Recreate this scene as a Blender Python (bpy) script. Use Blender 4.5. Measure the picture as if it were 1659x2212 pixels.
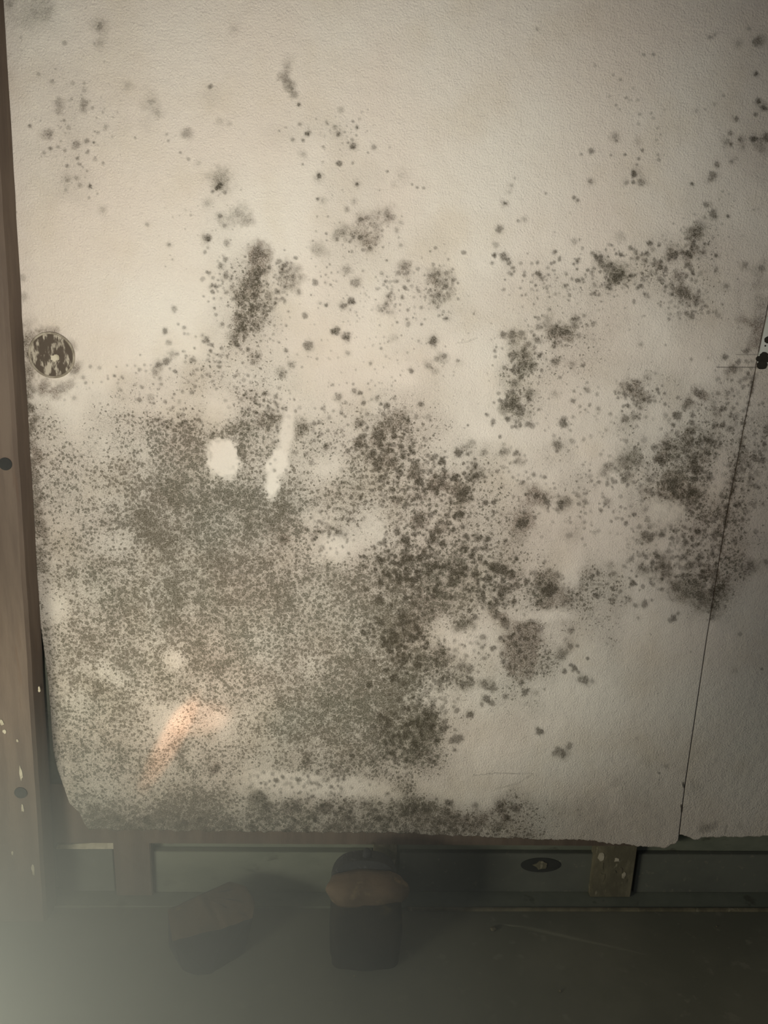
import bpy, bmesh, math, random
import numpy as np
from mathutils import Vector, Matrix

for o in list(bpy.data.objects): bpy.data.objects.remove(o)
S = bpy.context.scene
COL = S.collection

# ------------------------------------------------------------ camera
F = 1789.0                       # focal length in pixels of the 1659 x 2212 frame
CX, CY = 829.5, 1106.0
up = Vector((0.0347, 0.958, 0.284)).normalized()
rx = Vector((0.9988, -0.0232, -0.0438)); rx = (rx - up * rx.dot(up)).normalized()
ry = up.cross(rx).normalized()
R = Matrix((rx, ry, up))         # camera -> world rotation
DIST, HGT = 1.50, 1.345
CAM = Vector((0.0, -DIST, HGT))
cam = bpy.data.cameras.new('camera'); cam_o = bpy.data.objects.new('camera', cam); COL.objects.link(cam_o)
cam.sensor_fit = 'HORIZONTAL'; cam.sensor_width = 36.0; cam.lens = 36.0 * F / 1659.0
cam.clip_start = 0.02
cam_o.matrix_world = Matrix.Translation(CAM) @ R.to_4x4()
S.camera = cam_o

def ray(px, py):
    return R @ Vector(((px - CX) / F, -(py - CY) / F, -1.0))
def aty(px, py, y=0.0):          # point of the plane parallel to the wall at depth y
    d = ray(px, py); return CAM + d * ((y - CAM.y) / d.y)
def atz(px, py, z=0.0):          # point of the horizontal plane at height z
    d = ray(px, py); return CAM + d * ((z - CAM.z) / d.z)

# ------------------------------------------------------------ world, lights, exposure
w = bpy.data.worlds.new('world'); S.world = w; w.use_nodes = True
w.node_tree.nodes['Background'].inputs[0].default_value = (0.82, 0.86, 1.0, 1)
w.node_tree.nodes['Background'].inputs[1].default_value = 0.085
S.view_settings.view_transform = 'Standard'; S.view_settings.look = 'None'
S.view_settings.gamma = 1.0; S.view_settings.exposure = 0.0
try: S.view_settings.use_curve_mapping = False
except Exception: pass

def spot(name, loc, target, energy, color, angle, blend, size):
    l = bpy.data.lights.new(name, 'SPOT'); l.energy = energy; l.color = color
    l.spot_size = math.radians(angle); l.spot_blend = blend; l.shadow_soft_size = size
    o = bpy.data.objects.new(name, l); COL.objects.link(o)
    o.location = loc; o.rotation_euler = (Vector(target) - Vector(loc)).to_track_quat('-Z', 'Y').to_euler()
    return o
torch = spot('torch_light', CAM + Vector((-0.16, 0.02, -0.22)), aty(650, 820), 86, (1.0, 0.965, 0.91), 78, 1.0, 0.012)
for tgt, en, ang, sq, roll in (((368, 1600), 85.0, 10, .22, -38), ((430, 1553), 42.0, 7, .42, -75), ((410, 1570), 11.0, 20, .8, -30)):
    wl = spot('streak_spot', CAM + Vector((-0.40, 0.55, 0.05)), aty(*tgt), en, (1.0, 0.56, 0.38), ang, 1.0, 0.003)  # added spots without a real source, they draw a warm streak on the board
    wl.rotation_euler = (wl.rotation_euler.to_matrix() @ Matrix.Rotation(math.radians(roll), 3, 'Z')).to_euler()
    wl.scale = (sq, 1.0, 1.0)
al = bpy.data.lights.new('haze_fill', 'AREA'); al.shape = 'RECTANGLE'; al.size = .5; al.size_y = .5; al.energy = 50.0; al.spread = math.radians(90); al.color = (1.0, .98, .86)  # added fill, no such lamp in the place; brightens haze and floor at left
alo = bpy.data.objects.new('haze_fill', al); COL.objects.link(alo); alo.location = (-1.35, -1.35, .50)
alo.rotation_euler = (Vector((-.97, -.80, 0.0)) - alo.location).to_track_quat('-Z', 'Y').to_euler()

# ------------------------------------------------------------ helpers
def srgb(r, g, b):
    f = lambda c: (c / 255 / 12.92) if c / 255 <= 0.04045 else ((c / 255 + 0.055) / 1.055) ** 2.4
    return (f(r), f(g), f(b), 1.0)

class NT:
    def __init__(s, name):
        s.m = bpy.data.materials.new(name); s.m.use_nodes = True
        s.t = s.m.node_tree; s.n = s.t.nodes; s.b = s.n['Principled BSDF']
        s.b.inputs['Roughness'].default_value = 0.85
        s.b.inputs['Specular IOR Level'].default_value = 0.25
    def new(s, typ, **k):
        n = s.n.new(typ)
        for a, v in k.items(): setattr(n, a, v)
        return n
    def put(s, inp, v):
        if hasattr(v, 'is_output'): s.t.links.new(v, inp)
        else: inp.default_value = v
    def math(s, op, a, b=0.0, c=0.0, clamp=False):
        n = s.new('ShaderNodeMath', operation=op, use_clamp=clamp)
        for i, v in enumerate((a, b, c)): s.put(n.inputs[i], v)
        return n.outputs[0]
    def step(s, v, lo, hi, a=0.0, b=1.0):
        n = s.new('ShaderNodeMapRange', interpolation_type='SMOOTHSTEP')
        for i, q in enumerate((v, lo, hi, a, b)): s.put(n.inputs[i], q)
        return n.outputs[0]
    def mix(s, f, a, b, blend='MIX'):
        n = s.new('ShaderNodeMix', data_type='RGBA', blend_type=blend)
        s.put(n.inputs[0], f); s.put(n.inputs[6], a); s.put(n.inputs[7], b)
        return n.outputs[2]
    def noise(s, scale, detail=3, rough=0.5, vec=None, dist=0.0):
        n = s.new('ShaderNodeTexNoise'); n.inputs['Scale'].default_value = scale
        n.inputs['Detail'].default_value = detail; n.inputs['Roughness'].default_value = rough
        n.inputs['Distortion'].default_value = dist
        s.put(n.inputs['Vector'], vec if vec is not None else s.pos())
        return n
    def pos(s):
        if not hasattr(s, '_p'): s._p = s.new('ShaderNodeTexCoord').outputs['Object']
        return s._p
    def scaled(s, k):
        n = s.new('ShaderNodeMapping'); n.inputs['Scale'].default_value = k
        s.put(n.inputs['Vector'], s.pos()); return n.outputs[0]
    def bump(s, h, strength, dist):
        n = s.new('ShaderNodeBump'); n.inputs['Strength'].default_value = strength
        n.inputs['Distance'].default_value = dist; s.put(n.inputs['Height'], h)
        s.t.links.new(n.outputs[0], s.b.inputs['Normal'])
    def color(s, c): s.put(s.b.inputs['Base Color'], c)

def blotchy(name, c1, c2, scale=12, stretch=(1, 1, 1), bump=0.3, rough=0.85, c3=None, s3=40, dist=0.002):
    m = NT(name); v = m.scaled(stretch)
    f = m.step(m.noise(scale, 5, 0.6, v).outputs[0], 0.35, 0.65)
    c = m.mix(f, c1, c2)
    if c3 is not None:
        c = m.mix(m.step(m.noise(s3, 3, 0.6, v).outputs[0], 0.6, 0.72), c, c3)
    m.color(c); m.b.inputs['Roughness'].default_value = rough
    m.bump(m.noise(scale * 6, 4, 0.6, v).outputs[0], bump, dist)
    return m.m

def tag(o, label=None, cat=None, group=None, kind=None):
    if label: o['label'] = label
    if cat: o['category'] = cat
    if group: o['group'] = group
    if kind: o['kind'] = kind
    return o
def link(name, me, parent=None):
    o = bpy.data.objects.new(name, me); COL.objects.link(o)
    if parent: o.parent = parent
    return o
def from_bm(name, bm, mats, parent=None, smooth=False):
    bmesh.ops.recalc_face_normals(bm, faces=bm.faces)
    me = bpy.data.meshes.new(name); bm.to_mesh(me); bm.free()
    for m in (mats if isinstance(mats, (list, tuple)) else [mats]): me.materials.append(m)
    if smooth: me.polygons.foreach_set('use_smooth', [True] * len(me.polygons))
    return link(name, me, parent)

# value noise on the survey raster
rng = np.random.default_rng(7)
def vnoise(h, w_, cell, seed):
    g = np.random.default_rng(seed).random((int(h / cell) + 3, int(w_ / cell) + 3))
    yy = np.arange(h) / cell; xx = np.arange(w_) / cell
    y0 = yy.astype(int); x0 = xx.astype(int); fy = yy - y0; fx = xx - x0
    fy = fy * fy * (3 - 2 * fy); fx = fx * fx * (3 - 2 * fx)
    a = g[y0][:, x0]; b = g[y0][:, x0 + 1]; c = g[y0 + 1][:, x0]; d = g[y0 + 1][:, x0 + 1]
    fx = fx[None, :]; fy = fy[:, None]
    return (a * (1 - fx) + b * fx) * (1 - fy) + (c * (1 - fx) + d * fx) * fy

# ------------------------------------------------------------ survey of the mould growth
ST = 1.5                          # raster step
U0, V0, U1, V1 = -90, -150, 1900, 1920
NW, NH = int((U1 - U0) / ST), int((V1 - V0) / ST)
core = np.zeros((NH, NW)); halo = np.zeros((NH, NW)); lines = np.zeros((NH, NW))
jit = (vnoise(NH, NW, 2.6, 1) - .5) * 0.9 + (vnoise(NH, NW, 6, 2) - .5) * 0.9
jit2 = (vnoise(NH, NW, 4, 3) - .5) * 0.8 + (vnoise(NH, NW, 14, 4) - .5) * 1.0

def stamp(x, y, r, c, h, hr=None, ax=1.0, rot=0.0, grow=1.0):
    """one colony: r radius of the core, c darkness, h strength of the soft ring of radius hr"""
    if hr is None: hr = r * 2.0
    hr *= grow; h = min(1.0, h * (1 + (grow - 1) * .8))
    m = max(r, hr) * 1.7 * max(ax, 1)
    i0 = max(0, int((y - m - V0) / ST)); i1 = min(NH, int((y + m - V0) / ST) + 2)
    j0 = max(0, int((x - m - U0) / ST)); j1 = min(NW, int((x + m - U0) / ST) + 2)
    if i1 <= i0 or j1 <= j0: return
    yy = (np.arange(i0, i1) * ST + V0 - y)[:, None]; xx = (np.arange(j0, j1) * ST + U0 - x)[None, :]
    cr, sr = math.cos(rot), math.sin(rot)
    d = np.sqrt(((xx * cr + yy * sr) / ax) ** 2 + (-xx * sr + yy * cr) ** 2)
    if c > 0:
        q = d / r + jit[i0:i1, j0:j1] * (0.9 if r > 4 else 0.4)
        v = np.clip((1.30 - q) * 1.6, 0, 1); v = v * v * (3 - 2 * v) * c
        core[i0:i1, j0:j1] = 1 - (1 - core[i0:i1, j0:j1]) * (1 - v)
    if h > 0:
        q = d / hr + jit2[i0:i1, j0:j1] * 0.55
        v = np.clip((1.25 - q) / 1.0, 0, 1); v = v * v * (3 - 2 * v) * h
        halo[i0:i1, j0:j1] = 1 - (1 - halo[i0:i1, j0:j1]) * (1 - v)

def line(pts, wd, c):
    for (x0, y0), (x1, y1) in zip(pts[:-1], pts[1:]):
        n = max(2, int(math.hypot(x1 - x0, y1 - y0)))
        for k in range(n + 1):
            x = x0 + (x1 - x0) * k / n; y = y0 + (y1 - y0) * k / n
            i = int(round((y - V0) / ST)); j = int(round((x - U0) / ST))
            a = max(0, int(wd / ST + .5))
            if 0 <= i < NH - 1 and 0 <= j < NW - 1:
                lines[max(0, i - a):i + a + 1, max(0, j - a):j + a + 1] = np.maximum(lines[max(0, i - a):i + a + 1, max(0, j - a):j + a + 1], c)

SEAM = [(1800, -150), (1748, 200), (1700, 440), (1655, 680), (1637, 768), (1626, 830), (1608, 915), (1590, 1010), (1572, 1100), (1555, 1200), (1541, 1290), (1527, 1375), (1501, 1550), (1479, 1700), (1467, 1800), (1462, 1840)]
# single colonies: x, y, core radius, core darkness, ring strength, ring radius
SPOTS = """
75 28 10 .2 .32 42;20 8 6 .3 .35 20;104 20 8 .25 .25 20;214 57 8 .5 .5 24;215 93 6 .2 .35 18;204 95 3 .4 0 0;140 92 5 .4 .3 9
5 55 5 .5 .3 10;45 82 3 .4 0 0;225 134 3 .4 0 0;83 160 4 .4 .2 6;120 149 3 .4 0 0;113 177 5 .4 .2 8;158 180 5 .4 .1 6;182 180 4 .4 .1 6
182 195 4 .3 .2 8;125 222 9 .3 .4 15;125 240 6 .2 .4 12;182 222 8 .4 .4 13;180 238 6 .2 .3 10;200 233 4 .4 .2 6;64 272 4 .7 .2 7
103 290 9 .3 .45 15;109 291 3 .7 0 0;139 260 3 .6 .2 6;150 217 3 .4 0 0;222 242 3 .5 0 0;232 250 2 .4 0 0;244 253 2 .6 0 0;254 243 2 .5 0 0
203 308 3 .9 .2 7;188 305 5 .5 .3 8;165 313 7 .45 .3 11;140 325 4 .5 .2 7;108 321 4 .6 .2 7;125 318 4 .5 .1 6;95 330 4 .5 .2 7;188 330 4 .5 .1 6
205 345 5 .3 .1 7;223 351 3 .5 .1 5;145 358 4 .7 .2 8;188 369 3 .5 .1 5;146 388 6 .3 .4 15;165 385 4 .4 .3 8;172 400 5 .3 .3 9;142 410 4 .3 .2 7
195 402 5 .95 .3 7;210 418 3 .5 0 0;228 275 5 .4 .2 8;212 287 4 .4 .1 6;148 275 5 .3 .1 7;150 288 2 .4 0 0;176 205 3 .3 0 0
328 218 8 .35 .3 26;340 243 6 .3 .25 18;322 265 5 0 .2 22;277 185 6 .15 .28 16;453 188 5 .75 .3 9;455 205 6 .0 .16 30;403 288 10 .35 .45 16
360 290 3 .5 0 0;364 304 3 .5 0 0;390 330 3 .6 .1 6;407 344 4 .4 .2 7;428 352 5 .2 .2 12;474 262 6 .15 .2 12;496 268 5 .2 .2 9;505 62 6 .1 .25 16
620 146 6 .2 .45 14;616 168 8 .3 .6 15;626 186 8 .35 .6 15;636 204 7 .25 .55 12;646 226 4 .9 .3 7;622 130 4 0 .2 14
472 388 10 .2 .62 30;471 403 7 1 .4 14;459 413 4 .7 0 0;487 416 5 .6 .1 7;475 468 5 .75 .4 12;447 438 5 .2 .3 14;485 485 6 .2 .35 14
518 460 10 .25 .5 26;535 475 8 .2 .35 18;448 515 9 .55 .5 15;450 517 5 1 0 0;443 545 4 .6 .1 6;490 525 7 .4 .4 13;485 488 4 .5 0 0
365 528 4 .6 .3 10;222 453 6 .25 .3 12;318 485 4 .4 .2 9;33 458 3 .6 0 0;400 495 2 .5 0 0;412 465 3 .4 0 0
560 545 12 .65 .8 30;548 562 9 .5 .5 18;557 588 10 .6 .6 20;548 600 8 .5 .5 20;487 560 5 .6 .3 8;477 575 7 .6 .4 11;452 590 4 .6 .2 7;489 596 7 .6 .4 11
460 600 4 .5 .1 7;615 572 6 .6 .4 15;640 582 6 .4 .4 15;603 565 5 .5 .3 10;750 583 7 .35 .5 14;682 610 6 .6 .4 10;768 610 8 .5 .4 16
603 283 3 .5 .2 7;632 302 4 .6 .2 8;648 268 4 .5 .2 7;665 288 5 .95 .3 9;655 303 4 .7 .1 6;655 333 4 .3 .35 12;654 355 3 .7 0 0;617 275 3 .3 0 0
737 238 5 .2 .4 10;731 290 6 .4 .5 14;725 275 5 .3 .3 9;771 275 4 .8 .3 9;763 315 6 .6 .45 11;762 318 4 1 0 0;760 302 4 .5 0 0;808 318 5 .5 .3 9
745 285 3 .5 0 0;762 262 3 .5 0 0;782 242 3 .3 0 0;795 330 3 .5 0 0;732 354 6 .8 .3 9;688 380 5 1 .4 13;686 430 4 .8 .3 7;697 434 5 .2 .35 14
771 398 4 1 .35 12;740 410 2 .5 0 0;820 411 2 .6 0 0;718 422 2 .5 0 0;765 435 5 .3 .3 9;750 453 5 .4 .3 10;780 475 5 .8 .5 14;795 470 5 .4 .4 16
745 497 7 .25 .45 24;725 510 6 .2 .4 16;780 512 6 .8 .6 22;798 535 5 .8 .5 14;812 515 5 .4 .4 14;705 505 3 .7 0 0;764 512 4 .7 0 0;690 540 8 .1 .4 22
676 538 5 .2 .3 14;835 460 8 .4 .5 22;846 470 7 .3 .4 16;812 490 5 .3 .3 14;706 577 2 .7 0 0;865 480 4 .4 .2 9;858 498 5 .4 .3 10
837 370 3 .7 .2 7;868 378 8 .1 .25 24;850 398 6 .1 .2 12;901 405 3 .7 .1 6;915 406 3 .6 0 0;890 398 3 .5 0 0;866 530 4 .4 .2 9
1160 62 4 .35 .2 7;1146 165 2 .4 0 0;1284 105 2 .4 0 0;1285 142 4 .3 0 0;1325 162 3 .4 0 0;1340 172 4 .4 .1 7;1368 190 4 .3 0 0;1317 208 3 .4 0 0
1353 211 3 .6 0 0;1361 216 3 .4 0 0;1378 216 3 .5 0 0;1331 227 3 .5 0 0;1339 236 3 .4 0 0;1382 247 4 .4 .15 9;1407 245 3 .5 0 0;1412 255 4 .4 0 0
1336 205 2 .4 0 0;1379 268 4 .35 .1 7;1421 277 4 .4 0 0;1428 291 3 .5 .1 7;1418 303 4 .35 .1 6;1421 312 2 .5 0 0;1423 345 4 .5 .1 7;1421 334 3 .5 0 0;1434 335 2 .5 0 0
1391 118 4 .5 .1 7;1412 117 4 .55 0 0;1427 95 2 .4 0 0;1435 238 3 .3 0 0;1534 80 5 .4 .3 9;1545 75 5 .4 .3 9;1618 62 4 .4 .2 7;1595 95 6 .2 .35 14
1636 92 8 .45 .5 15;1640 82 5 .4 .3 12;1632 160 5 1 .3 10;1505 240 4 .2 .2 12;1523 236 3 .4 0 0;1543 225 4 .3 .2 8;1563 207 4 .35 .1 6;1590 257 5 .6 .35 11
1638 218 6 .9 .4 11;1648 232 6 .9 .4 12;1634 247 5 .7 .3 9;1656 235 5 .7 .3 10;1577 287 5 .5 .4 11;1570 305 5 .3 .4 14;1580 312 4 .8 .2 8;1600 302 6 .6 .45 13
1629 301 7 .95 .4 13;1655 297 7 .7 .5 14;1645 320 8 .3 .45 18;1605 318 4 .3 .3 12;1580 350 5 .4 .3 11;1549 355 6 .6 .45 12;1540 378 7 .6 .5 16;1534 388 5 .5 .3 12
1495 397 4 .9 .25 8;1592 342 3 .3 .1 7;1328 297 7 .35 .4 14;1331 304 3 .7 0 0;1277 325 6 .6 .35 10;1256 333 3 .6 .1 5;1320 335 3 .5 .1 5;1350 334 4 .8 .1 7
1378 305 5 .1 .3 11;1388 325 4 .7 .2 8;1380 342 4 .7 .1 6;1376 356 3 .6 .1 6;1370 376 6 1 .5 18;1352 394 6 .5 .4 12;1386 394 6 .5 .4 12;1368 394 4 .8 0 0
1275 391 6 .65 .35 11;1240 427 4 .7 .2 8;1248 433 4 .7 .2 8;1179 418 3 .6 .1 6;1090 439 5 1 .4 11;1112 385 3 .3 .2 8;1105 400 4 .3 .3 10;1100 415 4 .2 .2 10
1119 477 4 .6 .1 7;1133 474 5 .3 .25 9;1080 495 7 .7 .4 13;1071 530 6 .35 .3 9;1069 551 5 .95 .2 8;1088 555 8 .7 .5 14;1096 560 5 .8 0 0;1100 570 5 .7 .4 12;1108 580 5 .6 .3 9
1063 568 4 .6 .2 8;1125 568 4 .5 .1 6;1163 592 6 .9 .3 11;1161 567 4 .7 .1 6;1200 544 4 .7 .1 7;1198 566 4 .7 .1 6;1240 522 6 .3 .3 11;1248 562 5 .8 .2 9;1240 570 4 .7 .1 7
1258 536 4 .5 0 0;1340 512 6 .1 .3 14;1526 443 6 .6 .4 11;1540 462 8 .6 .5 16;1545 468 4 .8 0 0;1572 467 4 .8 .3 9;1500 504 10 .4 .65 24;1515 492 8 .3 .45 22
1404 525 5 .85 .4 12;1410 540 5 .4 .3 12;1452 551 9 .8 .65 22;1488 549 7 .95 .6 18;1498 528 6 .8 .3 12;1547 552 4 .9 .35 12;1520 545 4 .5 .4 16;1376 557 4 .7 .3 10
1296 560 8 .55 .5 22;1305 575 6 .5 .4 18;1335 588 10 .5 .6 24;1330 600 8 .5 .5 20;1320 570 4 .7 0 0;1610 572 6 .45 .4 16;1645 580 7 .45 .4 18;1470 600 8 .4 .4 20;1270 583 4 .8 .1 7
1425 575 5 .5 .4 14;1395 562 5 .5 .4 12;1475 632 10 .6 .6 20;1482 640 8 .4 .4 26;1568 620 6 .5 .3 12;1505 640 6 .3 .3 15
964 688 4 .85 .3 9;936 736 9 .85 .5 14;935 737 5 .6 0 0;850 730 6 .1 .3 12;960 772 7 .6 .45 16;945 775 6 .4 .4 14;925 790 6 .4 .4 14;990 780 5 .6 .35 12;938 800 6 .2 .3 12;889 800 5 .75 .4 9
909 873 5 .7 .35 9;882 700 5 .5 .2 9;910 665 4 .5 .2 7;955 610 10 .3 .6 30;945 640 8 .3 .5 22;965 590 6 .5 .4 16;935 595 5 .4 .4 16;970 640 5 .4 .4 14
875 575 6 .5 .5 16;862 590 5 .4 .3 10;880 590 5 .5 .3 12;840 640 7 .5 .45 16;835 655 6 .4 .4 14;820 668 6 .3 .3 14;845 675 5 .3 .3 12
1085 722 7 .7 .4 12;1105 727 8 .5 .6 22;1108 737 5 .7 0 0;1128 720 6 .5 .4 14;1195 721 9 .75 .6 22;1212 716 8 .7 .7 28;1228 718 6 .7 .5 18;1245 690 7 .6 .5 15;1240 702 6 .5 .4 14;1160 735 6 .6 .4 12
1163 706 6 .5 .3 10;1186 690 8 .2 .4 16;1142 744 6 .6 .3 11;1108 768 7 .6 .5 14;1135 765 7 .5 .5 18;1130 785 8 .4 .6 26;1150 790 6 .5 .4 14;1170 800 4 .7 .1 7;1120 800 6 .3 .4 16
1203 782 7 .6 .4 12;1197 748 5 .6 .3 12;1235 785 5 .4 .3 12;1282 700 5 .5 .2 9;1262 682 4 .5 .2 8;1268 703 4 .5 .1 6;1385 744 4 .5 .3 8;1493 776 4 .5 .2 7;1566 772 6 .75 .3 11;1530 773 3 .4 .1 6
1585 798 9 .6 .5 16;1570 805 6 .3 .3 11;1612 758 6 .6 .4 12;1612 780 4 .5 .2 8;1640 740 10 .2 .3 26;1640 695 10 .3 .4 26;1358 838 8 .7 .6 22;1348 850 5 .7 0 0;1380 848 8 .4 .6 24;1400 860 6 .4 .4 16
1385 868 6 .3 .4 16;1398 815 6 .3 .3 14;1270 842 6 .5 .3 9;1237 866 5 .6 .4 10;1200 850 5 .3 .3 12;1113 828 7 .6 .4 13;1145 850 8 .5 .5 16;1105 872 10 .6 .65 26;1090 880 6 .4 .4 16;1125 890 9 .6 .55 20
1115 910 6 .5 .4 18;1140 915 5 .6 .3 10;1150 920 5 .5 .3 10;1217 916 10 .7 .45 14;1222 905 6 .5 .3 10;1205 962 8 .6 .45 13;1203 975 4 .7 0 0;1235 953 6 .4 .2 9;1260 950 4 .5 .1 6
1507 848 10 .6 .6 18;1518 855 8 .3 .5 14;1488 868 9 .5 .5 15;1463 898 9 .7 .45 13;1478 882 6 .5 .3 12;1420 841 4 .8 .2 7;1436 850 4 .7 .1 6;1437 873 4 .7 .1 7;1350 905 8 .5 .5 14;1370 900 6 .4 .35 12
1292 883 5 .5 .2 8;1425 868 2 .8 0 0;1558 885 4 .6 .2 9;1545 895 4 .5 .2 8;990 977 9 .85 .5 17;1008 965 6 .4 .4 14;1020 955 6 .3 .3 12;1115 980 6 .75 .4 12;1095 975 6 .4 .35 16;1120 995 6 .4 .35 14
1085 978 5 .5 .2 8;1045 978 6 .4 .3 12;952 999 7 1 .2 10;961 1020 4 .9 .1 7;900 1022 12 .6 .5 18;895 980 4 .8 .1 7;883 982 4 .8 .1 7;1028 1028 7 .85 .4 22;1000 1065 15 .85 .6 30;990 1055 8 .6 .4 20
1048 1085 6 .9 .2 9;1066 1086 5 .9 .1 7;950 1040 12 .6 .5 20;940 1060 8 .5 .4 14;966 1055 8 .6 .4 14;1153 1026 5 .6 .2 8;1131 1041 4 .7 .1 6;1350 995 10 .4 .7 32;1375 1000 8 .3 .5 20;1355 1025 7 .4 .5 18
1305 1020 7 .5 .45 14;1312 1005 5 .5 .3 10;1160 1068 8 .85 .6 24;1145 1065 7 .3 .5 26;1180 1084 7 .85 .5 16;1213 1090 8 .85 .5 18;1225 1080 6 .4 .4 14;1265 1085 6 .5 .4 12;1310 1083 6 .4 .4 14;1395 1060 6 .5 .4 14
1128 1132 11 .95 .6 32;1135 1120 6 .4 .4 20;1230 1158 8 .65 .55 26;1262 1128 4 .5 .2 8;905 1122 14 .7 .5 22;932 1165 8 .9 .2 10;948 1150 6 .4 .2 10;992 1112 9 .85 .4 13;1093 1168 5 .9 .2 8;1050 1180 6 .8 .3 10
1170 1160 4 .7 .1 6;1125 1165 6 .1 .3 20;730 1152 8 .85 .5 22;742 1160 6 .7 .4 16;710 1140 6 .6 .4 12;615 1165 8 .5 .5 12;1450 1050 14 .75 .7 30;1465 1040 8 .5 .4 24;1497 1002 8 .6 .5 18;1490 960 8 .4 .5 26
1490 930 8 .5 .5 20;1440 970 8 .4 .5 24;1430 990 6 .5 .4 18;1415 992 5 .6 .3 10;1495 1010 6 .7 0 0;1530 950 8 .3 .4 24;1395 1155 9 .6 .55 17;1430 1125 8 .4 .45 16;1395 1100 5 .5 .4 12;1360 1115 3 .7 .1 6
1185 1275 14 .95 .3 18;1190 1272 14 0 .72 40;1195 1280 14 0 .4 36;1115 1425 14 .15 .75 42;1140 1370 12 .2 .7 30;1120 1400 12 .1 .6 42;1145 1400 8 .3 .5 30;1100 1440 6 .5 .3 20;1140 1450 6 .5 .4 18
1090 1350 8 .5 .5 24;1070 1330 9 .7 .5 16;1087 1340 7 .7 .4 14;1120 1355 7 .6 .3 12;1135 1350 6 .6 .3 12;1150 1340 5 .6 .3 12;1100 1378 5 .8 .1 7;1123 1380 4 .8 .1 6;1155 1378 5 .7 .2 8;1165 1300 5 .5 .2 8
1072 1228 10 .85 .5 16;1090 1232 10 .85 .5 16;1105 1245 10 .8 .5 16;1118 1262 8 .7 .4 12;1085 1280 10 .7 .5 16;1108 1300 7 .7 .4 12;1175 1216 5 .8 .2 8;1155 1238 8 .8 .4 11;1165 1258 7 .7 .4 10;1139 1257 6 .9 .2 8;1060 1310 8 .6 .4 14
1204 1329 3 .8 .2 7;1133 1328 4 .7 .1 7;1228 1302 4 .8 .1 6;1245 1295 3 .6 .1 6;1253 1263 5 .7 .3 12;1293 1238 5 .9 .2 8;1325 1240 5 .5 .4 12;1368 1258 6 .9 .2 8;1348 1223 4 .7 .2 9;1318 1220 6 .3 .4 14
1292 1288 5 .7 .3 9;1325 1298 6 .6 .4 11;1390 1305 7 .7 .3 12;1372 1308 5 .6 .2 9;1408 1297 3 .7 .1 6;1378 1335 3 .5 .2 12;1455 1335 6 .7 .4 12;1448 1340 5 .5 .2 8;1465 1325 4 .6 .1 7;1405 1370 2 .5 0 0
1395 1230 8 .4 .5 22;1430 1215 8 .5 .5 24;1440 1235 7 .4 .5 24;1492 1222 5 .7 .3 12;1475 1243 5 .7 .2 9;1460 1270 12 .5 .65 26;1480 1280 10 .4 .6 26;1510 1285 12 .7 .7 26;1545 1280 12 .7 .7 24;1500 1260 8 .3 .6 26
1520 1300 8 .3 .6 26;1540 1310 8 .2 .5 24;1560 1270 8 .3 .5 22;1570 1250 8 .2 .4 16;1540 1240 8 .3 .5 20;1622 1222 8 .6 .5 20;1655 1213 5 .5 .3 12;1610 1235 5 .2 .3 16;1598 1370 4 .5 .2 8;1646 1445 3 .7 .1 5;1590 1450 5 .2 .15 14
1492 1372 2 .4 0 0;1492 1408 2 .6 0 0;1422 1498 2 .4 0 0;1165 1579 8 .8 .35 13;1172 1582 5 .6 0 0;1218 1628 8 .75 .5 17;1230 1612 7 .5 .4 11;1205 1622 6 .5 .4 12;1198 1628 6 .3 .4 10;1424 1670 3 .8 0 0;1375 1595 4 .2 .1 8
1264 1470 8 .65 .55 16;1280 1472 4 .3 .4 10;1253 1468 5 .5 .3 9;1242 1445 6 .85 .2 9;1250 1452 4 .7 .1 6;1220 1450 5 .8 .2 7;1233 1437 4 .8 .1 6;1270 1422 4 .8 .2 6;1233 1361 6 .7 .35 10;1222 1382 4 .4 .3 10
1232 1395 6 .6 .4 12;1247 1395 4 .7 .1 7;1225 1408 5 .6 .3 9;1212 1416 9 .55 .5 14;1210 1403 6 .4 .4 10;1133 1494 6 .7 .4 10;1124 1477 5 .7 .2 9;1140 1490 4 .8 .1 6;1157 1497 5 .2 .3 9;1176 1489 3 .7 .1 6
1048 1478 10 .65 .55 18;1065 1485 8 .5 .4 14;1050 1510 8 .7 .4 13;1062 1518 6 .7 .3 9;1040 1522 5 .7 .2 8;1003 1478 8 .55 .5 16;1018 1475 7 .5 .4 12;950 1488 8 .7 .45 14;1000 1440 12 .6 .55 20;975 1420 12 .5 .6 24;950 1412 8 .4 .5 20
1000 1350 12 .5 .55 22;1018 1345 7 .4 .4 14;1043 1377 6 .5 .4 10;985 1360 8 .4 .4 14;1016 1543 8 .7 .4 10;1018 1542 4 .4 .4 12;988 1595 11 .7 .4 13;982 1620 4 .8 .2 7;975 1600 5 .5 .3 10;920 1545 10 .5 .45 16;904 1520 7 .7 .3 10;955 1530 6 .6 .3 9;905 1480 7 .6 .4 10
958 1575 7 .7 .3 10;960 1560 6 .6 .3 9;945 1600 6 .6 .3 9;905 1625 14 .5 .6 24;890 1640 10 .4 .5 20;930 1643 7 .6 .2 9;938 1644 5 .5 0 0;980 1527 4 .6 .1 6
725 715 9 .75 .5 14;722 717 5 .8 0 0;748 727 9 .75 .5 14;748 728 5 .7 0 0;660 683 6 .6 .35 10;761 652 8 .85 .4 12;762 652 5 .5 0 0;740 660 6 .7 .45 11;705 659 4 .85 .3 8;665 745 8 .55 .55 15;618 758 5 .7 .3 7;608 808 6 .6 .5 14
630 788 6 .5 .4 9;652 793 3 .5 .1 6;685 775 3 .5 .1 7;715 758 2 .5 0 0;752 762 5 .4 .3 10;800 785 4 .6 .3 9;766 845 5 .6 .3 9;732 857 6 .5 .45 12;376 667 6 .35 .5 9;692 655 3 .5 .2 8
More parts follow.
